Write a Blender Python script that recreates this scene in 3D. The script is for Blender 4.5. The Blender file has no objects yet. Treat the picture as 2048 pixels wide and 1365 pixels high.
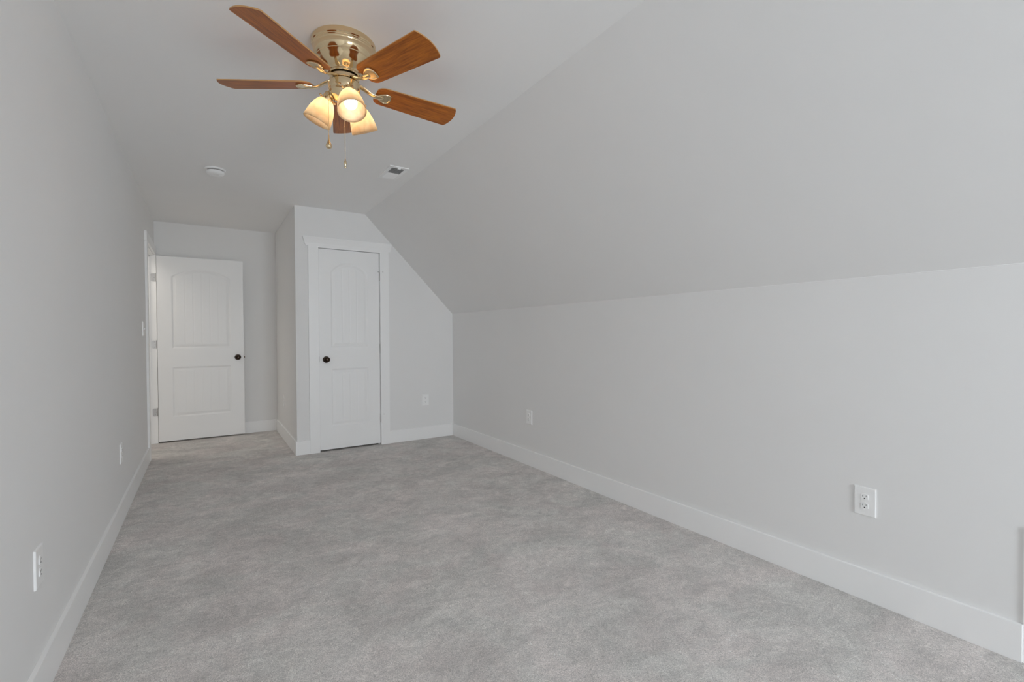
import bpy, bmesh, math, random
from mathutils import Vector, Matrix
random.seed(7)
sc = bpy.context.scene
col = sc.collection
PI = math.pi

# ------------------------------------------------------------------ camera
FPX = 947.29
YAW, PITCH, ROLL = 0.57405, -0.013937, -0.005558
cam_d = bpy.data.cameras.new('camera')
cam_d.sensor_fit = 'HORIZONTAL'; cam_d.sensor_width = 36.0
cam_d.lens = FPX / 2048 * 36.0
cam_d.clip_start = 0.02
cam = bpy.data.objects.new('camera', cam_d); col.objects.link(cam)
F = Vector((math.sin(YAW)*math.cos(PITCH), math.cos(YAW)*math.cos(PITCH), math.sin(PITCH)))
R = Vector((math.cos(YAW), -math.sin(YAW), 0)); U = R.cross(F)
R2 = R*math.cos(ROLL) + U*math.sin(ROLL); U2 = U*math.cos(ROLL) - R*math.sin(ROLL)
cam.matrix_world = Matrix(((R2.x, U2.x, -F.x, 0.46457), (R2.y, U2.y, -F.y, 0.0), (R2.z, U2.z, -F.z, 1.17216), (0, 0, 0, 1)))
sc.camera = cam

# ------------------------------------------------------------------ world, light, exposure
sc.view_settings.view_transform = 'Standard'; sc.view_settings.look = 'None'
sc.view_settings.gamma = 1.0; sc.view_settings.use_curve_mapping = False
sc.view_settings.exposure = 0.0
EXP = 1.0
w = bpy.data.worlds.new('sky'); sc.world = w; w.use_nodes = True
w.node_tree.nodes['Background'].inputs[0].default_value = (0.80, 0.90, 1.0, 1)
w.node_tree.nodes['Background'].inputs[1].default_value = 2.5*EXP
sc.cycles.max_bounces = 24; sc.cycles.diffuse_bounces = 20; sc.cycles.glossy_bounces = 5
sc.cycles.transparent_max_bounces = 8; sc.cycles.use_denoising = True
sc.cycles.sample_clamp_indirect = 6.0
BULB = 18*EXP

# room numbers (metres)
W, K, S, H = 2.885, 1.4135, 1.883, 2.4416
C, YC, YB = 1.2034, 5.0195, 6.5228
HB, BT = 0.135, 0.015
YN = -3.2                       # near wall, behind the camera
WX0, WX1, WZ0, WZ1 = 1.10, 2.15, 0.50, 2.0     # window opening in the near wall
DY0, DY1, DZ = 5.625, 6.457, 2.055              # entry opening in the left wall
CX0, CX1, CZ = 1.412, 2.034, 2.052              # closet opening

def area(name, loc, rot, sx, sy, power, colr):
    d = bpy.data.lights.new(name, 'AREA'); d.shape = 'RECTANGLE'; d.size = sx; d.size_y = sy
    d.energy = power; d.color = colr
    o = bpy.data.objects.new(name, d); col.objects.link(o); o.location = loc; o.rotation_euler = rot
    return o
area('window_daylight', ((WX0+WX1)/2, YN-0.20, (WZ0+WZ1)/2), (PI/2, 0, 0), WX1-WX0, WZ1-WZ0, 119*EXP, (0.905, 0.970, 1.03))
area('added_hallway_fill', (-0.7, 6.0, H-0.02), (0, 0, 0), 0.7, 0.7, 7*EXP, (1.0, 0.93, 0.84))  # unseen fill light, added past the doorway to brighten the alcove

# ------------------------------------------------------------------ materials
def newmat(name):
    m = bpy.data.materials.new(name); m.use_nodes = True
    nt = m.node_tree; b = nt.nodes['Principled BSDF']
    return m, nt, b
def N(nt, t, **kw):
    n = nt.nodes.new(t)
    for k, v in kw.items():
        if k in n.inputs: n.inputs[k].default_value = v
        else: setattr(n, k, v)
    return n
def L(nt, a, b): nt.links.new(a, b)

def paint(name, c, rough, bump=0.02, scale=260):
    m, nt, b = newmat(name)
    tc = N(nt, 'ShaderNodeTexCoord')
    n1 = N(nt, 'ShaderNodeTexNoise', Scale=2.0, Detail=3.0)
    L(nt, tc.outputs['Object'], n1.inputs['Vector'])
    mx = N(nt, 'ShaderNodeMix', data_type='RGBA')
    mx.inputs[6].default_value = (c[0]*0.985, c[1]*0.985, c[2]*0.985, 1)
    mx.inputs[7].default_value = (min(1, c[0]*1.015), min(1, c[1]*1.015), min(1, c[2]*1.015), 1)
    L(nt, n1.outputs[0], mx.inputs[0]); L(nt, mx.outputs[2], b.inputs['Base Color'])
    b.inputs['Roughness'].default_value = rough
    if bump:
        n2 = N(nt, 'ShaderNodeTexNoise', Scale=float(scale), Detail=2.0)
        L(nt, tc.outputs['Object'], n2.inputs['Vector'])
        bp = N(nt, 'ShaderNodeBump', Strength=bump, Distance=0.001)
        L(nt, n2.outputs[0], bp.inputs['Height']); L(nt, bp.outputs[0], b.inputs['Normal'])
    return m
M_wall = paint('wall_paint', (0.835, 0.833, 0.828), 0.75, 0.12, 180)
M_ceil = paint('ceiling_paint', (0.885, 0.883, 0.878), 0.8, 0.12, 180)
M_trim = paint('trim_paint', (0.93, 0.932, 0.93), 0.38, 0.0)
M_door = paint('door_paint', (0.915, 0.917, 0.915), 0.42, 0.05, 60)
M_plate = paint('white_plastic', (0.93, 0.932, 0.93), 0.3, 0.0)
M_dark = paint('dark_slot', (0.02, 0.02, 0.02), 0.6, 0.0)
M_vgrey = paint('vent_duct_metal', (0.42, 0.42, 0.42), 0.5, 0.0)
M_gap = paint('smoke_detector_grille', (0.22, 0.21, 0.2), 0.6, 0.0)

def metal(name, c, rough, noise=0.0):
    m, nt, b = newmat(name)
    b.inputs['Base Color'].default_value = (*c, 1); b.inputs['Metallic'].default_value = 1.0
    tc = N(nt, 'ShaderNodeTexCoord'); n = N(nt, 'ShaderNodeTexNoise', Scale=30.0, Detail=2.0)
    L(nt, tc.outputs['Object'], n.inputs['Vector'])
    mr = N(nt, 'ShaderNodeMapRange'); mr.inputs[3].default_value = rough*0.85; mr.inputs[4].default_value = rough*1.2
    L(nt, n.outputs[0], mr.inputs[0]); L(nt, mr.outputs[0], b.inputs['Roughness'])
    return m
M_brass = metal('polished_champagne_brass', (0.79, 0.63, 0.40), 0.12)
M_nickel = metal('satin_nickel', (0.50, 0.49, 0.48), 0.38)
M_bronze = metal('oil_rubbed_bronze', (0.040, 0.024, 0.014), 0.28)
M_bronze.node_tree.nodes['Principled BSDF'].inputs['Metallic'].default_value = 0.7

def wood():
    m, nt, b = newmat('cherry_wood_veneer')
    tc = N(nt, 'ShaderNodeTexCoord'); mp = N(nt, 'ShaderNodeMapping')
    mp.inputs['Scale'].default_value = (2.0, 26.0, 26.0)
    L(nt, tc.outputs['Object'], mp.inputs['Vector'])
    n = N(nt, 'ShaderNodeTexNoise', Scale=4.0, Detail=6.0, Roughness=0.65, Distortion=0.6)
    L(nt, mp.outputs[0], n.inputs['Vector'])
    cr = N(nt, 'ShaderNodeValToRGB')
    e = cr.color_ramp.elements
    e[0].position = 0.30; e[0].color = (0.19, 0.044, 0.004, 1)
    e[1].position = 0.68; e[1].color = (0.52, 0.160, 0.014, 1)
    L(nt, n.outputs[0], cr.inputs[0]); L(nt, cr.outputs[0], b.inputs['Base Color'])
    b.inputs['Roughness'].default_value = 0.42; b.inputs['Specular IOR Level'].default_value = 0.3
    b.inputs['Coat Weight'].default_value = 0.15; b.inputs['Coat Roughness'].default_value = 0.28
    return m
M_wood = wood()
M_edge = paint('blade_edge_banding', (0.50, 0.27, 0.10), 0.45, 0.0)

def shade_mat():
    m, nt, b = newmat('frosted_alabaster_glass')
    out = nt.nodes['Material Output']
    tc = N(nt, 'ShaderNodeTexCoord')
    n = N(nt, 'ShaderNodeTexNoise', Scale=14.0, Detail=4.0, Distortion=2.2)
    L(nt, tc.outputs['Object'], n.inputs['Vector'])
    cr = N(nt, 'ShaderNodeValToRGB'); e = cr.color_ramp.elements
    e[0].position = 0.35; e[0].color = (0.26, 0.19, 0.12, 1); e[1].position = 0.65; e[1].color = (0.34, 0.27, 0.18, 1)
    L(nt, n.outputs[0], cr.inputs[0]); L(nt, cr.outputs[0], b.inputs['Base Color'])
    b.inputs['Roughness'].default_value = 0.35
    c2 = N(nt, 'ShaderNodeValToRGB'); e = c2.color_ramp.elements
    e[0].position = 0.35; e[0].color = (0.93, 0.74, 0.52, 1); e[1].position = 0.65; e[1].color = (0.98, 0.87, 0.69, 1)
    L(nt, n.outputs[0], c2.inputs[0])
    tr = N(nt, 'ShaderNodeBsdfTranslucent'); L(nt, c2.outputs[0], tr.inputs['Color'])
    mx = N(nt, 'ShaderNodeMixShader'); mx.inputs[0].default_value = 0.5
    L(nt, b.outputs[0], mx.inputs[1]); L(nt, tr.outputs[0], mx.inputs[2]); L(nt, mx.outputs[0], out.inputs['Surface'])
    return m
M_shade = shade_mat()
def emis(name, c, s):
    m, nt, b = newmat(name)
    b.inputs['Base Color'].default_value = (0.9, 0.9, 0.9, 1)
    b.inputs['Emission Color'].default_value = (*c, 1); b.inputs['Emission Strength'].default_value = s
    return m
M_bulb = emis('lit_bulb', (1.0, 0.86, 0.70), BULB)

def glass():
    m, nt, b = newmat('window_glass'); out = nt.nodes['Material Output']
    t = N(nt, 'ShaderNodeBsdfTransparent'); g = N(nt, 'ShaderNodeBsdfGlossy', Roughness=0.02)
    fr = N(nt, 'ShaderNodeFresnel', IOR=1.45); mx = N(nt, 'ShaderNodeMixShader')
    L(nt, fr.outputs[0], mx.inputs[0]); L(nt, t.outputs[0], mx.inputs[1]); L(nt, g.outputs[0], mx.inputs[2])
    L(nt, mx.outputs[0], out.inputs['Surface']); return m
M_glass = glass()

def carpet():
    m, nt, b = newmat('cut_pile_carpet')
    tc = N(nt, 'ShaderNodeTexCoord')
    def noise(sc_, det, dist=0.0, rough=0.5, stretch=None):
        n = N(nt, 'ShaderNodeTexNoise', Scale=float(sc_), Detail=float(det), Distortion=dist, Roughness=rough)
        if stretch:
            mp = N(nt, 'ShaderNodeMapping'); mp.inputs['Scale'].default_value = stretch[:3]
            mp.inputs['Rotation'].default_value = (0, 0, stretch[3])
            L(nt, tc.outputs['Object'], mp.inputs['Vector']); L(nt, mp.outputs[0], n.inputs['Vector'])
        else: L(nt, tc.outputs['Object'], n.inputs['Vector'])
        return n
    def ramp(n, a, bb, lo, hi):
        mr = N(nt, 'ShaderNodeMapRange'); mr.inputs[1].default_value = a; mr.inputs[2].default_value = bb
        mr.inputs[3].default_value = lo; mr.inputs[4].default_value = hi; L(nt, n.outputs[0], mr.inputs[0]); return mr.outputs[0]
    def mul(a, bb):
        mm = N(nt, 'ShaderNodeMath', operation='MULTIPLY'); L(nt, a, mm.inputs[0]); L(nt, bb, mm.inputs[1]); return mm.outputs[0]
    big = ramp(noise(2.6, 4, 0.9, 0.6, (1, 1.25, 1, 0.6)), 0.36, 0.66, 0.88, 1.10)     # brushed and trodden patches
    mid = ramp(noise(9, 5, 1.6, 0.65, (1, 1.35, 1, 1.0)), 0.34, 0.66, 0.88, 1.11)
    fib = ramp(noise(95, 3, 3.0, 0.75), 0.36, 0.64, 0.66, 1.26)
    fine = ramp(noise(300, 2, 2.0, 0.6), 0.35, 0.65, 0.74, 1.22)
    v = mul(mul(big, mid), mul(fib, fine))
    cmix = N(nt, 'ShaderNodeVectorMath', operation='SCALE'); hue = N(nt, 'ShaderNodeMix', data_type='RGBA')
    hue.inputs[6].default_value = (0.820, 0.768, 0.742, 1); hue.inputs[7].default_value = (0.790, 0.770, 0.740, 1)
    L(nt, ramp(noise(2.6, 3, 1.0, 0.6), 0.38, 0.62, 0.0, 1.0), hue.inputs[0]); L(nt, hue.outputs[2], cmix.inputs[0])
    L(nt, v, cmix.inputs['Scale']); L(nt, cmix.outputs[0], b.inputs['Base Color'])
    b.inputs['Roughness'].default_value = 0.95; b.inputs['Specular IOR Level'].default_value = 0.1
    b.inputs['Sheen Weight'].default_value = 0.15; b.inputs['Sheen Roughness'].default_value = 0.5
    add = N(nt, 'ShaderNodeMath', operation='ADD')
    L(nt, fib, add.inputs[0]); L(nt, fine, add.inputs[1])
    bp = N(nt, 'ShaderNodeBump', Strength=0.55, Distance=0.006); L(nt, add.outputs[0], bp.inputs['Height'])
    L(nt, bp.outputs[0], b.inputs['Normal'])
    return m
M_carpet = carpet()

# ------------------------------------------------------------------ helpers
def box(bm, x0, x1, y0, y1, z0, z1):
    v = [bm.verts.new(p) for p in ((x0,y0,z0),(x1,y0,z0),(x1,y1,z0),(x0,y1,z0),(x0,y0,z1),(x1,y0,z1),(x1,y1,z1),(x0,y1,z1))]
    for f in ((3,2,1,0),(4,5,6,7),(0,1,5,4),(1,2,6,5),(2,3,7,6),(3,0,4,7)): bm.faces.new([v[i] for i in f])
def prism(bm, pts, fn0, fn1):
    """closed prism between two copies of a polygon; fn maps (u, v) to a point"""
    a = [bm.verts.new(fn0(*p)) for p in pts]; b = [bm.verts.new(fn1(*p)) for p in pts]
    bm.faces.new(a); bm.faces.new(b[::-1])
    n = len(pts)
    for i in range(n): bm.faces.new((a[i], b[i], b[(i+1) % n], a[(i+1) % n]))
def lathe(bm, prof, seg=48, mat=None, cap=True):
    mat = mat or Matrix()
    rings = []
    for r, z in prof:
        if r < 1e-6: rings.append([bm.verts.new(mat @ Vector((0, 0, z)))])
        else: rings.append([bm.verts.new(mat @ Vector((r*math.cos(2*PI*i/seg), r*math.sin(2*PI*i/seg), z))) for i in range(seg)])
    for a, b in zip(rings, rings[1:]):
        for i in range(seg):
            j = (i+1) % seg
            if len(a) == 1 and len(b) == 1: continue
            if len(a) == 1: bm.faces.new((a[0], b[i], b[j]))
            elif len(b) == 1: bm.faces.new((a[i], b[0], a[j]))
            else: bm.faces.new((a[i], b[i], b[j], a[j]))
    if cap:
        if len(rings[0]) > 1: bm.faces.new(rings[0])
        if len(rings[-1]) > 1: bm.faces.new(rings[-1][::-1])
def tube(bm, pts, rad, seg=12, flat=1.0):
    """tube along points; flat < 1 squashes it vertically"""
    rings = []
    for i, p in enumerate(pts):
        p = Vector(p); a = Vector(pts[max(0, i-1)]); b = Vector(pts[min(len(pts)-1, i+1)])
        t = (b-a).normalized(); side = t.cross(Vector((0, 0, 1)))
        if side.length < 1e-3: side = Vector((1, 0, 0))
        side.normalize(); up = side.cross(t)
        r = rad[i] if isinstance(rad, (list, tuple)) else rad
        rings.append([bm.verts.new(p + side*r*math.cos(2*PI*k/seg) + up*r*flat*math.sin(2*PI*k/seg)) for k in range(seg)])
    for a, b in zip(rings, rings[1:]):
        for k in range(seg): bm.faces.new((a[k], a[(k+1) % seg], b[(k+1) % seg], b[k]))
    bm.faces.new(rings[0][::-1]); bm.faces.new(rings[-1])
def obj(name, bm, mat, parent=None, smooth=None, bevel=0.0, loc=None):
    bmesh.ops.recalc_face_normals(bm, faces=bm.faces)
    if bevel:
        bmesh.ops.bevel(bm, geom=[e for e in bm.edges if len(e.link_faces) == 2 and e.calc_face_angle(0) > 0.5],
                        offset=bevel, segments=2, profile=0.6, affect='EDGES')
    me = bpy.data.meshes.new(name); bm.to_mesh(me); bm.free()
    if smooth is not None:
        for p in me.polygons: p.use_smooth = True
        try: me.set_sharp_from_angle(angle=smooth)
        except Exception: pass
    o = bpy.data.objects.new(name, me); col.objects.link(o)
    for m in (mat if isinstance(mat, (list, tuple)) else [mat]): me.materials.append(m)
    if parent: o.parent = parent
    if loc: o.location = loc
    return o
def thing(name, label, cat, loc=(0, 0, 0), group=None):
    o = bpy.data.objects.new(name, None); col.objects.link(o); o.empty_display_size = 0.05
    o.location = loc; o['label'] = label; o['category'] = cat
    if group: o['group'] = group
    return o
def struct(name, bm, mat, label, cat, parent=None, **kw):
    o = obj(name, bm, mat, parent, **kw)
    if not parent: o['kind'] = 'structure'; o['label'] = label; o['category'] = cat
    return o
BM = bmesh.new

# ------------------------------------------------------------------ room shell
T = 0.12
bm = BM(); box(bm, -1.5, W+T, YN-T, YB+T, -0.1, 0.0)
struct('floor', bm, M_carpet, 'light grey-beige cut pile carpet covering the whole floor', 'floor')
bm = BM(); box(bm, -1.5, S, YN-T, YB+T, H, H+0.1)
struct('ceiling', bm, M_ceil, 'flat light grey ceiling that carries the fan', 'ceiling')
bm = BM()
n = Vector((H-K, 0, W-S)).normalized()*0.1
prism(bm, [(S, H), (W, K), (W+n.x, K+n.z), (S+n.x, H+n.z)], lambda x, z: (x, YN-T, z), lambda x, z: (x, YB+T, z))
struct('wall_sloped', bm, M_wall, 'sloping light grey ceiling plane between flat ceiling and low right wall', 'wall')
bm = BM(); box(bm, W, W+T, YN-T, YB+T, 0, K+0.02)
wr = struct('wall_right', bm, M_wall, 'low light grey knee wall on the right', 'wall')
bm = BM(); tube(bm, [(W-0.0005, y, K) for y in (0.0, 0.5, 1.0, 1.5, 1.95)], [0.0016, 0.0016, 0.0013, 0.001, 0.0004], 8)
sm_ = obj('caulk_seam', bm, M_trim, wr); sm_['label'] = 'thin white caulk line along the top of the low wall'
# left wall with the entry opening
bm = BM()
box(bm, -T, 0, YN-T, DY0, 0, H); box(bm, -T, 0, DY0, DY1, DZ, H); box(bm, -T, 0, DY1, YB+T, 0, H)
struct('wall_left', bm, M_wall, 'long light grey left wall with the entry doorway at its far end', 'wall')
bm = BM(); box(bm, 0, W+T, YB, YB+T, 0, H)
struct('wall_back', bm, M_wall, 'far light grey wall behind the open door', 'wall')
bm = BM(); box(bm, C, C+0.1, YC+0.1, YB+T, 0, H)
struct('wall_closet_side', bm, M_wall, 'side wall of the closet facing the open door', 'wall')
# closet front wall, polygon cut by the slope, with the opening
zs = lambda x: H if x < S else H - (x-S)*(H-K)/(W-S)
bm = BM()
f0 = lambda x, z: (x, YC, z); f1 = lambda x, z: (x, YC+0.1, z)
prism(bm, [(C, 0), (CX0, 0), (CX0, H), (C, H)], f0, f1)
prism(bm, [(CX0, CZ), (CX1, CZ), (CX1, zs(CX1)), (S, H), (CX0, H)], f0, f1)
prism(bm, [(CX1, 0), (W, 0), (W, K), (CX1, zs(CX1))], f0, f1)
struct('wall_closet', bm, M_wall, 'light grey closet front wall cut off by the roof slope', 'wall')
# near wall, behind the camera, with a twin window
bm = BM()
g0 = lambda x, z: (x, YN-T, z); g1 = lambda x, z: (x, YN, z)
prism(bm, [(0, 0), (WX0, 0), (WX0, H), (0, H)], g0, g1)
prism(bm, [(WX0, 0), (WX1, 0), (WX1, WZ0), (WX0, WZ0)], g0, g1)
prism(bm, [(WX0, WZ1), (WX1, WZ1), (WX1, zs(WX1)), (S, H), (WX0, H)], g0, g1)
prism(bm, [(WX1, 0), (W, 0), (W, K), (WX1, zs(WX1))], g0, g1)
struct('wall_near', bm, M_wall, 'light grey gable wall with the window behind the viewer', 'wall')
wf = bpy.data.objects.new('window_1', None); col.objects.link(wf); wf.location = ((WX0+WX1)/2, YN, WZ0)
wf['kind'] = 'structure'; wf['label'] = 'white twin double-hung window in the gable wall'; wf['category'] = 'window'
def P(o, par):
    o.parent = par; o.matrix_parent_inverse = Matrix.Translation(-Vector(par.location)); return o
bm = BM(); xm = (WX0+WX1)/2
for a, b_, c_, d_ in ((WX0, WX0+.04, WZ0, WZ1), (WX1-.04, WX1, WZ0, WZ1), (xm-.05, xm+.05, WZ0, WZ1), (WX0, WX1, WZ1-.04, WZ1), (WX0, WX1, WZ0, WZ0+.04), (WX0, WX1, (WZ0+WZ1)/2-.02, (WZ0+WZ1)/2+.02)):
    box(bm, a, b_, YN-.09, YN-.03, c_, d_)
P(obj('window_frame', bm, M_trim), wf)
for a, b_ in ((WX0+.04, xm-.05), (xm+.05, WX1-.04)):
    bm = BM(); box(bm, a, b_, YN-.064, YN-.058, WZ0+.04, WZ1-.04); P(obj('pane', bm, M_glass), wf)
bm = BM()
box(bm, WX0-.09, WX0, YN, YN+.018, WZ0-.09, WZ1+.09); box(bm, WX1, WX1+.09, YN, YN+.018, WZ0-.09, WZ1+.05)
box(bm, WX0, WX1, YN, YN+.018, WZ1, WZ1+.09); box(bm, WX0, WX1, YN, YN+.018, WZ0-.09, WZ0)
P(obj('window_casing', bm, M_trim), wf)
bm = BM(); box(bm, WX0-.1, WX1+.1, YN-.03, YN+.04, WZ0-.025, WZ0); P(obj('window_sill', bm, M_trim), wf)
# hallway stub seen only past the open door
bm = BM()
box(bm, -1.5, -1.4, 4.6, YB+T, 0, H); box(bm, -1.4, -T, 4.6, 4.7, 0, H); box(bm, -1.4, -T, YB, YB+T, 0, H)
struct('wall_hallway', bm, M_wall, 'light grey hallway walls beyond the doorway', 'wall')

# baseboards
def board(name, x0, x1, y0, y1, label):
    bm = BM(); box(bm, x0, x1, y0, y1, 0, HB)
    struct(name, bm, M_trim, label, 'baseboard', bevel=0.002)
CAS = 0.018
EY0 = DY0 - 0.10
board('baseboard_left', 0, BT, YN, EY0, 'tall flat white baseboard along the left wall')
board('baseboard_right', W-BT, W, 0.4165, YC, 'tall flat white baseboard along the low right wall')
board('baseboard_closet', 2.125, W-BT, YC-BT, YC, 'short white baseboard right of the closet door')
bm = BM(); box(bm, C-BT, 1.325, YC-BT, YC, 0, HB)
struct('baseboard_corner', bm, M_trim, 'short white baseboard wrapping the corner left of the closet door', 'baseboard', bevel=0.002)
board('baseboard_closet_side', C-BT, C, YC, YB-BT, 'white baseboard on the closet side wall of the door alcove')
board('baseboard_back', 0.02, C, YB-BT, YB, 'white baseboard at the foot of the far wall behind the open door')

# ------------------------------------------------------------------ door casings
def crown_header(bm, a0, a1, z0, z1, d0, d1, flare, fn, k=0.45):
    """header whose face leans out and whose ends flare; fn(a, depth, z) -> point"""
    prof = [(z0, d0, 0.0), (z0+0.012, d0+0.003, 0.006), (z0+(z1-z0)*0.30, d0+0.006, 0.012), (z1-0.012, d1-0.002, flare*0.9), (z1-0.008, d1, flare), (z1, d1, flare)]
    rings = []
    for z, d, f in prof:
        rings.append([bm.verts.new(fn(a0-f, 0, z)), bm.verts.new(fn(a0-f, d, z)), bm.verts.new(fn(a1+f*k, d, z)), bm.verts.new(fn(a1+f*k, 0, z))])
    for r, s in zip(rings, rings[1:]):
        for i in range(4): bm.faces.new((r[i], r[(i+1) % 4], s[(i+1) % 4], s[i]))
    bm.faces.new(rings[0]); bm.faces.new(rings[-1][::-1])
tr = bpy.data.objects.new('trim_1', None); col.objects.link(tr); tr['kind'] = 'structure'
tr['label'] = 'white casing with a flared header around the closed closet door'; tr['category'] = 'door casing'
bm = BM(); box(bm, 1.319, 1.414, YC-CAS, YC, 0, 2.062); obj('side_casing', bm, M_trim, tr, bevel=0.0015)
bm = BM(); box(bm, 2.032, 2.125, YC-CAS, YC, 0, 2.062); obj('side_casing', bm, M_trim, tr, bevel=0.0015)
bm = BM(); crown_header(bm, 1.298, 2.142, 2.060, 2.146, CAS+.001, 0.045, 0.030, lambda a, d, z: (a, YC-d, z))
bmesh.ops.translate(bm, verts=bm.verts, vec=(0, 0, 0)); obj('header_casing', bm, M_trim, tr)
bm = BM(); box(bm, 1.414, 2.032, YC-CAS, YC, 2.047, 2.062); obj('head_strip', bm, M_trim, tr)
bm = BM(); box(bm, CX0, CX0+0.003, YC, YC+.1, 0, CZ); box(bm, CX1-0.003, CX1, YC, YC+.1, 0, CZ); box(bm, CX0, CX1, YC, YC+.1, CZ-0.003, CZ)
box(bm, CX0, CX0+0.015, YC+.045, YC+.06, 0, CZ); box(bm, CX1-0.015, CX1, YC+.045, YC+.06, 0, CZ); box(bm, CX0, CX1, YC+.045, YC+.06, CZ-0.015, CZ)
obj('door_jamb', bm, M_trim, tr)

tr2 = bpy.data.objects.new('trim_2', None); col.objects.link(tr2); tr2['kind'] = 'structure'
tr2['label'] = 'white casing with a plain flat header around the entry doorway in the left wall'; tr2['category'] = 'door casing'
bm = BM(); box(bm, 0, CAS, EY0, DY0+.004, 0, 2.062); obj('side_casing', bm, M_trim, tr2, bevel=0.0015)
bm = BM(); box(bm, 0, CAS, DY1-.004, YB-BT, 0, 2.062); obj('side_casing', bm, M_trim, tr2)
bm = BM(); box(bm, 0, CAS+.002, EY0-.022, YB-.02, 2.060, 2.150); obj('header_casing', bm, M_trim, tr2, bevel=0.0015)
bm = BM()
box(bm, -T, 0, DY0, DY0+.004, 0, DZ); box(bm, -T, 0, DY1-.004, DY1, 0, DZ); box(bm, -T, 0, DY0, DY1, DZ-.004, DZ)
box(bm, -.052, -.040, DY0+.004, DY0+.016, 0, DZ-.004); box(bm, -.052, -.040, DY1-.016, DY1-.004, 0, DZ-.004); box(bm, -.052, -.040, DY0, DY1, DZ-.016, DZ-.004)
obj('door_jamb', bm, M_trim, tr2)

# access hatch casing low on the right wall, only its far edge reaches into view
tr3 = bpy.data.objects.new('trim_3', None); col.objects.link(tr3); tr3['kind'] = 'structure'
tr3['label'] = 'white casing of a low hatch at the right edge'; tr3['category'] = 'hatch casing'
bm = BM(); box(bm, W-.006, W, 0.330, 0.4165, 0, 0.480); box(bm, W-.006, W, -0.42, -0.335, 0, 0.480); box(bm, W-.006, W, -0.335, 0.335, 0.395, 0.480)
obj('side_casing', bm, M_trim, tr3)
bm = BM(); box(bm, W-.004, W, -0.335, 0.335, 0.0, 0.395); obj('hatch_panel', bm, M_door, tr3)

# ------------------------------------------------------------------ moulded two-panel doors
def door_leaf(name, w_, h_, th, px0, px1, lower, upper, arch, planks, step=0.0045):
    """leaf with its moulded face toward -y; x 0..w_, z 0..h_, face at y=0"""
    lz0, lz1 = lower; uz0, uz1 = upper
    pc = (px0+px1)/2; hw = (px1-px0)/2
    Rr = (hw*hw + arch*arch)/(2*arch)
    def inside(x, z):
        d = -1.0
        if z < (lz1+uz0)/2: d = min(x-px0, px1-x, z-lz0, lz1-z)
        else:
            dt = (Rr - math.hypot(x-pc, z-(uz1+arch-Rr))) if z > uz1-0.02 else 1.0
            d = min(x-px0, px1-x, z-uz0, dt)
        return d
    pts = [(0, 0), (0.006, 0.0025), (0.012, 0.0065), (0.018, 0.0065), (0.038, 0.0025), (0.041, 0.0015)]
    pw = (hw*2-0.082)/planks
    def depth(x, z):
        d = inside(x, z)
        if d <= 0: return 0.0
        for (a, va), (b_, vb) in zip(pts, pts[1:]):
            if d < b_: return va + (vb-va)*(d-a)/(b_-a)
        u = (x-px0-0.041)/pw; k = abs(u-round(u))*pw
        if 0.4 < u < planks-0.4 and k < 0.006: return 0.0015 + 0.0026*(1-k/0.006)
        return 0.0015
    nx = int(w_/step); nz = int(h_/step)
    bm = BM(); g = []
    for j in range(nz+1):
        row = []
        for i in range(nx+1):
            x = w_*i/nx; z = h_*j/nz
            row.append(bm.verts.new((x, depth(x, z), z)))
        g.append(row)
    for j in range(nz):
        for i in range(nx): bm.faces.new((g[j][i], g[j][i+1], g[j+1][i+1], g[j+1][i]))
    back = [bm.verts.new(p) for p in ((0, th, 0), (w_, th, 0), (w_, th, h_), (0, th, h_))]
    bm.faces.new(back[::-1])
    bm.faces.new([g[0][i] for i in range(nx, -1, -1)] + [back[0], back[1]])
    bm.faces.new([g[nz][i] for i in range(nx+1)] + [back[2], back[3]])
    bm.faces.new([g[j][0] for j in range(nz+1)] + [back[3], back[0]])
    bm.faces.new([g[j][nx] for j in range(nz, -1, -1)] + [back[1], back[2]])
    return obj(name, bm, M_door, smooth=math.radians(50))
def knob(parent, x, z, sgn=-1, y=0.0):
    """round knob on a rose, axis along y"""
    m = Matrix.Translation((x, y, z)) @ Matrix.Rotation(PI/2 if sgn < 0 else -PI/2, 4, 'X')
    bm = BM()
    lathe(bm, [(0.0, 0), (0.033, 0), (0.033, 0.004), (0.030, 0.008), (0.020, 0.010), (0.0125, 0.013), (0.0115, 0.028), (0.014, 0.033), (0.022, 0.037), (0.0268, 0.044), (0.0275, 0.051), (0.0255, 0.058), (0.019, 0.063), (0.010, 0.0655), (0, 0.066)], 40, m)
    return obj('door_knob', bm, M_bronze, parent, smooth=math.radians(40))

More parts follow.
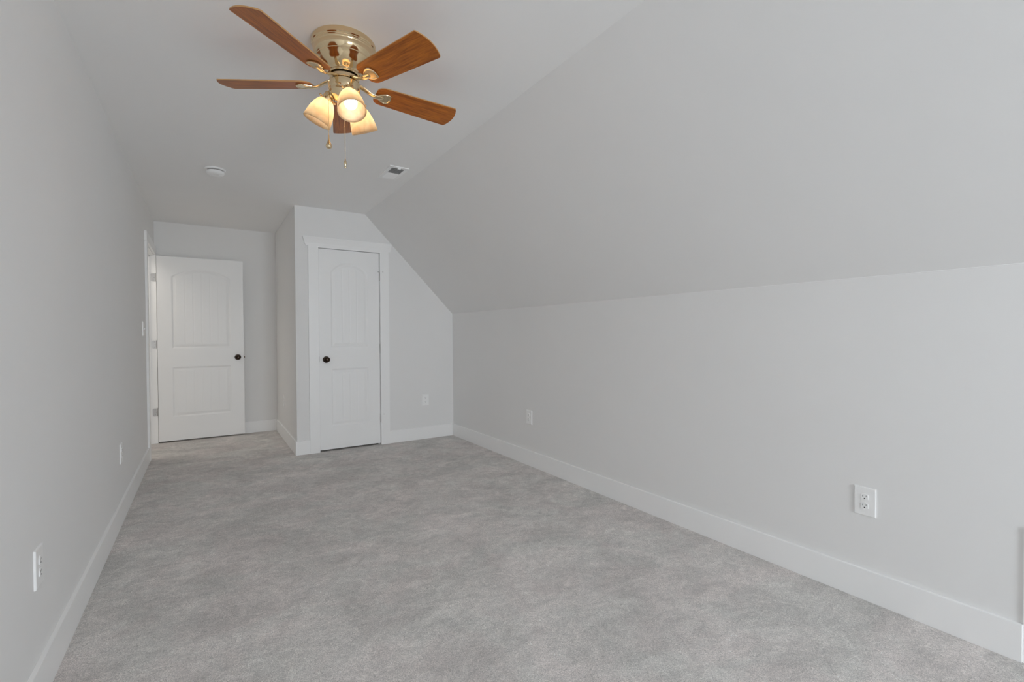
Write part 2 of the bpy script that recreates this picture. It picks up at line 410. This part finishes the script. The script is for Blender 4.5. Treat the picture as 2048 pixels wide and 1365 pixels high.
d1 = door_leaf('door_1', 0.608, 2.026, 0.035, 0.113, 0.486, (0.232, 0.815), (1.035, 1.800), 0.100, 4)
d1.location = (1.4185, YC+0.004, 0.017)
d1['kind'] = 'structure'; d1['label'] = 'closed narrow white two-panel closet door with bronze knob'; d1['category'] = 'door'
knob(d1, 0.064, 0.912)
bm = BM(); box(bm, -0.0042, 0.0, -0.003, 0.02, 0.885, 0.945); o = obj('latch_plate', bm, M_bronze, d1)
def barrel_hinge(parent, z, stop):
    bm = BM()
    m = Matrix.Translation((0.6135, -0.007, z-.045))
    lathe(bm, [(0, 0), (0.0055, 0), (0.0055, 0.090), (0.004, 0.093), (0, 0.094)], 14, m)
    box(bm, 0.608, 0.6135, -0.006, 0.004, z-.045, z+.045)
    h = obj('hinge', bm, M_nickel, parent, smooth=math.radians(40))
    if stop:
        bm = BM()
        zz = z+.049 if stop == 1 else z+.043
        tube(bm, [(0.6135, -0.007, zz), (0.638, -0.022, zz), (0.648, -0.026, zz-.001)], 0.0022, 8)
        if stop == 1: tube(bm, [(0.6135, -0.007, zz), (0.588, -0.026, zz)], 0.0022, 8)
        obj('hinge_pin_stop', bm, M_nickel, h, smooth=1.0)
barrel_hinge(d1, 1.797-.017, 1); barrel_hinge(d1, 1.033-.017, 0); barrel_hinge(d1, 0.283-.017, 2)

d2 = door_leaf('door_2', 0.818, 2.032, 0.035, 0.130, 0.688, (0.262, 0.812), (1.020, 1.815), 0.095, 6)
d2.location = (0.0235, 6.4205, 0.018)
d2['kind'] = 'structure'; d2['label'] = 'white two-panel entry door standing wide open into the alcove'; d2['category'] = 'door'
knob(d2, 0.757, 0.905); knob(d2, 0.757, 0.905, 1, 0.035)
bm = BM(); box(bm, 0.818, 0.8198, 0.005, 0.030, 0.877, 0.933); box(bm, 0.8198, 0.829, 0.011, 0.024, 0.895, 0.915); obj('latch_plate', bm, M_bronze, d2)
for z in (1.815, 1.084, 0.342):
    bm = BM(); z -= .018
    pts = []
    # leaf on the jamb with rounded corners on its far side
    rr = 0.012; xa, xb = -0.052, -0.008
    for k in range(5): a = PI + k*PI/8; pts.append((xa+rr+rr*math.cos(a), z-.044+rr+rr*math.sin(a)))
    pts += [(xb, z-.044), (xb, z+.044)]
    for k in range(5): a = PI/2 + k*PI/8; pts.append((xa+rr+rr*math.cos(a), z+.044-rr+rr*math.sin(a)))
    prism(bm, pts, lambda x, zz: (x, 0.0305, zz), lambda x, zz: (x, 0.0328, zz))
    lathe(bm, [(0, 0), (0.006, 0), (0.006, 0.088), (0, 0.090)], 14, Matrix.Translation((-0.007, 0.030, z-.044)))
    box(bm, -0.0015, 0.0, 0.004, 0.034, z-.044, z+.044)
    h = obj('hinge', bm, M_nickel, d2, smooth=math.radians(40))
    for dz_ in (-.028, 0.0, .028):
        bm = BM(); lathe(bm, [(0, 0), (.0035, 0), (.003, .001), (0, .0012)], 10, Matrix.Translation((-.030+(.008 if dz_ == 0 else 0), .0305, z+dz_)) @ Matrix.Rotation(PI/2, 4, 'X'))
        obj('screw', bm, M_gap, h)

# ------------------------------------------------------------------ wall plates
def outlet(label, loc, rz):
    """duplex outlet; local face toward -y"""
    t = thing('wall_outlet', label, 'electrical outlet', loc, 'white duplex outlets')
    t.rotation_euler = (0, 0, rz)
    bm = BM(); box(bm, -.0405, .0405, -.0065, 0, -.0625, .0625)
    f = [e for e in bm.edges if all(abs(v.co.y+.0065) < 1e-6 for v in e.verts)]
    bmesh.ops.bevel(bm, geom=f, offset=.004, segments=3, profile=.6, affect='EDGES')
    obj('cover_plate', bm, M_plate, t)
    for s in (1, -1):
        zc = s*.0195; bm = BM(); pts = []
        for k in range(9): a = math.radians(40 + 100*k/8); pts.append((.0172*math.cos(a)*1.0, zc+.0145*math.sin(a)))
        for k in range(9): a = math.radians(220 + 100*k/8); pts.append((.0172*math.cos(a), zc+.0145*math.sin(a)))
        prism(bm, pts, lambda x, z: (x, -.0090, z), lambda x, z: (x, -.006, z))
        rc_ = obj('receptacle_face', bm, M_plate, t)
        bm = BM()
        box(bm, -.0073, -.0053, -.0093, -.0085, zc+.0005, zc+.0085); box(bm, .0053, .0069, -.0093, -.0085, zc+.0015, zc+.0080)
        lathe(bm, [(0, 0), (.0026, 0), (.0026, .0008), (0, .0008)], 14, Matrix.Translation((0, -.0085, zc-.0065)) @ Matrix.Rotation(PI/2, 4, 'X'))
        obj('slots', bm, M_dark, rc_)
    bm = BM(); lathe(bm, [(0, 0), (.003, 0), (.0025, .0009), (0, .0011)], 14, Matrix.Translation((0, -.0063, 0)) @ Matrix.Rotation(PI/2, 4, 'X'))
    obj('screw', bm, M_plate, t)
outlet('white duplex outlet nearest the viewer on the low right wall', (W, 0.8965, 0.432), -PI/2)
outlet('white duplex outlet on the low right wall near the far corner', (W, 3.462, 0.432), -PI/2)
outlet('white duplex outlet on the closet front wall right of the closet door', (2.540, YC, 0.438), 0)
outlet('large-looking white duplex outlet at the bottom left of the left wall', (0, 2.105, 0.432), PI/2)
outlet('small-looking white duplex outlet on the left wall near the entry doorway', (0, 3.885, 0.428), PI/2)
outlet('white outlet seen almost edge-on on the closet side wall', (C, 5.90, 0.435), -PI/2)
t = thing('light_switch', 'white toggle light switch on the left wall beside the entry casing', 'light switch', (0, 5.27, 1.24)); t.rotation_euler = (0, 0, PI/2)
bm = BM(); box(bm, -.0405, .0405, -.0065, 0, -.0625, .0625)
f = [e for e in bm.edges if all(abs(v.co.y+.0065) < 1e-6 for v in e.verts)]
bmesh.ops.bevel(bm, geom=f, offset=.004, segments=3, profile=.6, affect='EDGES'); obj('cover_plate', bm, M_plate, t)
bm = BM(); prism(bm, [(-.0065, -.010), (-.019, -.001), (-.017, .004), (-.0065, .010)], lambda y, z: (-.004, y, z), lambda y, z: (.004, y, z)); obj('toggle', bm, M_plate, t)

# ------------------------------------------------------------------ smoke detector, ceiling vent
t = thing('smoke_detector', 'round white smoke detector on the ceiling before the open door', 'smoke detector', (0.5415, 4.262, H))
bm = BM(); lathe(bm, [(0, 0), (.069, 0), (.069, -.006), (.066, -.010), (.058, -.012), (0, -.012)], 56); obj('mounting_base', bm, M_plate, t, smooth=math.radians(35))
bm = BM(); lathe(bm, [(0, -.012), (.055, -.012), (.055, -.018), (0, -.018)], 56); obj('sensor_gap', bm, M_gap, t, smooth=math.radians(35))
bm = BM(); lathe(bm, [(0, -.018), (.060, -.018), (.061, -.022), (.059, -.033), (.052, -.041), (.040, -.044), (.024, -.0445), (.022, -.0435), (0, -.0435)], 56); cv = obj('cover', bm, M_plate, t, smooth=math.radians(35))
bm = BM(); lathe(bm, [(0, -.044), (.009, -.044), (.009, -.0465), (0, -.047)], 24, Matrix.Translation((.03, -.01, 0))); obj('test_button', bm, M_plate, cv, smooth=.6)

VX0, VX1, VY0, VY1 = 1.636, 1.784, 3.470, 3.776
t = thing('ceiling_vent', 'rectangular white louvred air vent on the ceiling beside the slope', 'air vent', ((VX0+VX1)/2, (VY0+VY1)/2, H))
vw, vl = (VX1-VX0)/2, (VY1-VY0)/2
bm = BM(); b0 = 0.026
for a in ((-vw, vw, -vl, -vl+b0+.004), (-vw, vw, vl-b0-.004, vl), (-vw, -vw+b0, -vl+b0, vl-b0), (vw-b0, vw, -vl+b0, vl-b0)):
    box(bm, a[0], a[1], a[2], a[3], -.006, 0)
obj('vent_frame', bm, M_plate, t)
bm = BM(); box(bm, -vw+b0, vw-b0, -vl+b0, vl-b0, -.0012, -.0004); obj('duct_opening', bm, M_vgrey, t)
ni = 18
for i in range(ni):
    y = -vl+b0+.006 + (2*(vl-b0)-.012)*(i+.5)/ni; tilt = 1 if i < ni/2 else -1
    bm = BM(); dy = .0058*tilt
    prism(bm, [(y-dy, -.0078), (y-dy+.0008, -.0078), (y+dy+.0008, -.0012), (y+dy, -.0012)], lambda yy, z: (-vw+b0, yy, z), lambda yy, z: (vw-b0, yy, z))
    obj('louvre', bm, M_plate, t)
bm = BM(); box(bm, -.012, .012, -vl+.012, -vl+.026, -.014, -.006); obj('damper_lever', bm, M_plate, t, bevel=.001)

# ------------------------------------------------------------------ ceiling fan
FX, FY = 0.9868, 2.1416
fan = thing('ceiling_fan', 'champagne brass flush-mount ceiling fan with five cherry wood blades and three lit glass shades', 'ceiling fan', (FX, FY, H))
def fz(z): return z - H       # world height -> fan-local
bm = BM()
lathe(bm, [(0, 0), (.1310, 0), (.1335, -.004), (.1340, -.010), (.1330, -.022), (.1300, -.025), (.1300, -.029), (.1285, -.031), (.1285, -.036), (.1265, -.040), (.1270, -.044),
           (.1250, -.056), (.1205, -.068), (.1150, -.074), (.1145, -.078), (.1120, -.080), (.1060, -.090), (.0960, -.103), (.0840, -.114), (.0720, -.122), (.0640, -.1265), (.0625, -.1285),
           (.0635, -.131), (.0665, -.134), (.0670, -.138), (.0640, -.141), (.055, -.1415), (0, -.1415)], 96)
obj('motor_housing', bm, M_brass, fan, smooth=math.radians(28))
bm = BM(); lathe(bm, [(0, -.1415), (.050, -.1415), (.050, -.146), (0, -.146)], 64); obj('shadow_ring', bm, M_dark, fan)
bm = BM(); lathe(bm, [(0, -.146), (.058, -.146), (.061, -.149), (.061, -.163), (.058, -.166), (0, -.166)], 72); hub = obj('rotor_hub', bm, M_brass, fan, smooth=math.radians(35))
# rotor: five blades, slight sag of the whole rotor plane as hung
TX, TY = -0.0091, 0.0287
rotor_tilt = Matrix(((1, 0, 0, 0), (0, 1, 0, 0), (TX, TY, 1, 0), (0, 0, 0, 1)))
blade_z = 2.2638 - H
KA = 3.826; PT = -0.2289; HWB = 0.0688; RB = 0.5177
def blade_outline():
    pts = []
    r0 = 0.138; rw = 0.0555
    def hw(r): return rw + (HWB-rw)*min(1, max(0, (r-r0)/(0.36)))**0.9
    # root: rounded
    for k in range(9):
        a = PI/2 + k*(PI/2)/8; pts.append((r0+.038 + .038*math.cos(a), hw(r0+.038)-.030 + .030*math.sin(a)))
    neg = [(x, -y) for x, y in pts][::-1]
    pts = pts + neg                      # from + side round the root to - side
    n_ = 12
    for k in range(1, n_+1):
        r = r0+.038 + (RB-.004-r0-.038)*k/n_; pts.append((r, -hw(r)))
    # tip arc with small rounded corners
    for k in range(15):
        s = -1 + 2*k/14; pts.append((RB + .017*(1-s*s) + (0 if abs(s) < .99 else -.0005), s*(HWB-.003)))
    for k in range(n_, 0, -1):
        r = r0+.038 + (RB-.004-r0-.038)*k/n_; pts.append((r, hw(r)))
    return pts
def fan_iron(bm):
    """medallion under the blade: shield wide outward"""
    z0 = -.0045
    out = []
    prof = [(.150, .008), (.160, .0135), (.172, .022), (.184, .0285), (.196, .0315), (.206, .0310), (.213, .0270)]
    tip = [(.2165, .018), (.2195, .008), (.2205, 0)]
    side = prof + tip
    out = side + [(x, -y) for x, y in side[:-1]][::-1]
    out = [(x-.011, y) for x, y in out]
    rings = []
    for s, z in ((1.0, z0), (1.0, z0-.004), (.94, z0-.0065), (.82, z0-.0068), (.76, z0-.0048)):
        cx = .179
        rings.append([bm.verts.new((cx+(x-cx)*s, y*s, z)) for x, y in out])
    for a, b_ in zip(rings, rings[1:]):
        n_ = len(a)
        for i in range(n_): bm.faces.new((a[i], a[(i+1) % n_], b_[(i+1) % n_], b_[i]))
    bm.faces.new(rings[0][::-1]); bm.faces.new(rings[-1])
outl = blade_outline()
blade_src = iron_src = arm_src = None
for i in range(5):
    a = KA + i*2*PI/5
    base = Matrix.Translation((0, 0, blade_z)) @ rotor_tilt @ Matrix.Rotation(a, 4, 'Z')
    pitch = Matrix.Rotation(PT, 4, 'X')
    if blade_src is None:
        bm = BM(); prism(bm, outl, lambda x, y: (x, y, -.0025), lambda x, y: (x, y, .0025))
        blade_src = o = obj('fan_blade', bm, [M_wood, M_edge], fan)
        for p_ in o.data.polygons:
            if abs(p_.normal.z) < .5: p_.material_index = 1
        bm = BM(); fan_iron(bm); iron_src = q = obj('blade_medallion', bm, M_brass, o, smooth=math.radians(35))
        bm = BM()
        pts = [(.050, 0, .016), (.066, 0, .014), (.084, 0, .009), (.102, 0, .000), (.120, 0, -.008), (.138, 0, -.0115), (.156, 0, -.0105), (.172, 0, -.0095)]
        tube(bm, pts, [.019, .0165, .0145, .0130, .0125, .0135, .0140, .009], 16, 0.36)
        arm_src = s_ = obj('blade_arm', bm, M_brass, fan, smooth=math.radians(60))
    else:
        o = blade_src.copy(); col.objects.link(o); o.parent = fan
        q = iron_src.copy(); col.objects.link(q); q.parent = o
        s_ = arm_src.copy(); col.objects.link(s_); s_.parent = fan
    o.matrix_basis = base @ pitch
    s_.matrix_basis = base @ Matrix.Rotation(PT*0.5, 4, 'X')

# light kit
bm = BM(); lathe(bm, [(0, -.166), (.046, -.166), (.046, -.1705), (0, -.1705)], 64); obj('shadow_ring', bm, M_dark, fan)
bm = BM(); lathe(bm, [(0, -.1705), (.0615, -.1705), (.0648, -.1735), (.0650, -.205), (.0640, -.2075), (.0645, -.210), (.0630, -.224), (.0560, -.236), (.0440, -.246), (.030, -.252), (.0165, -.255), (.0165, -.262), (.011, -.267), (0, -.269)], 80)
kit = obj('light_kit_body', bm, M_brass, fan, smooth=math.radians(30))
shade_src = None
for i, deg in enumerate((270, 150, 30)):
    a = math.radians(deg)
    neck = Vector((.075*math.cos(a), .075*math.sin(a), fz(2.200))); rim = Vector((.1205*math.cos(a), .1205*math.sin(a), fz(2.104)))
    d_ = (rim-neck).normalized(); Ln = (rim-neck).length
    rot = Vector((0, 0, 1)).rotation_difference(d_).to_matrix().to_4x4()
    mt = Matrix.Translation(neck) @ rot
    # socket cup and short arm
    bm = BM()
    lathe(bm, [(0, -.034), (.012, -.034), (.019, -.026), (.0215, -.014), (.0225, -.006), (.0290, -.004), (.0300, .002), (.0285, .008), (0, .008)], 40)
    sk = obj('lamp_socket', bm, M_brass, fan, smooth=math.radians(35)); sk.matrix_basis = mt
    for k in range(3):
        bm = BM(); aa = k*2*PI/3 + .5
        mk = Matrix.Rotation(aa, 4, 'Z') @ Matrix.Translation((.028, 0, .001)) @ Matrix.Rotation(PI/2, 4, 'Y')
        lathe(bm, [(0, 0), (.0022, 0), (.0022, .008), (.0042, .0085), (.0042, .012), (0, .012)], 12, mk); obj('thumbscrew', bm, M_brass, sk, smooth=.6)
    bm = BM()
    prof = [(.0265, 0), (.0300, .006), (.0375, .017), (.0450, .033), (.0510, .052), (.0550, .072), (.0578, .092), (.0590, Ln)]
    inn = [(r-.0030, z) for r, z in prof][::-1]
    lathe(bm, prof + [(.0575, Ln+.0012)] + inn, 64, cap=False)
    sh = obj('lamp_shade', bm, M_shade, fan, smooth=math.radians(50)); sh.matrix_basis = mt
    bm = BM()
    lathe(bm, [(0, .006), (.012, .006), (.013, .018), (.0165, .028), (.0225, .040), (.0262, .052), (.0265, .060), (.0245, .070), (.0190, .079), (.0100, .085), (0, .0865)], 36)
    bb = obj('light_bulb', bm, M_bulb, fan, smooth=1.0); bb.matrix_basis = mt
# pull chains
def chain(x, y, z0, z1, fob):
    bm = BM(); z = z0
    while z > z1:
        bmesh.ops.create_uvsphere(bm, u_segments=8, v_segments=6, radius=.00155, matrix=Matrix.Translation((x, y, z))); z -= .0031
    tube(bm, [(x, y, z0), (x, y, z1)], .0006, 6)
    c = obj('pull_chain', bm, M_brass, fan, smooth=1.0)
    bm = BM()
    lathe(bm, fob, 24, Matrix.Translation((x, y, z1))); obj('chain_fob', bm, M_brass, c, smooth=1.0)
dirx = Vector((math.cos(YAW), -math.sin(YAW)))*(-.0500) + Vector((-math.sin(YAW), -math.cos(YAW)))*.042
bm = BM(); dn = dirx.normalized()
tube(bm, [(dn.x*.062, dn.y*.062, fz(2.262)), (dn.x*.0705, dn.y*.0705, fz(2.2605))], .003, 10)
obj('chain_outlet', bm, M_brass, fan)
chain(dn.x*.0705, dn.y*.0705, fz(2.259), fz(2.030), [(0, .002), (.0020, 0), (.0026, -.012), (.0040, -.024), (.0080, -.034), (.0118, -.042), (.0130, -.048), (.0118, -.054), (.0070, -.058), (0, -.0595)])
chain(.0, .0, fz(2.174), fz(1.945), [(0, .002), (.0018, 0), (.0026, -.006), (.0050, -.014), (.0060, -.022), (.0042, -.030), (.0030, -.033), (.0046, -.037), (.0036, -.041), (0, -.042)])
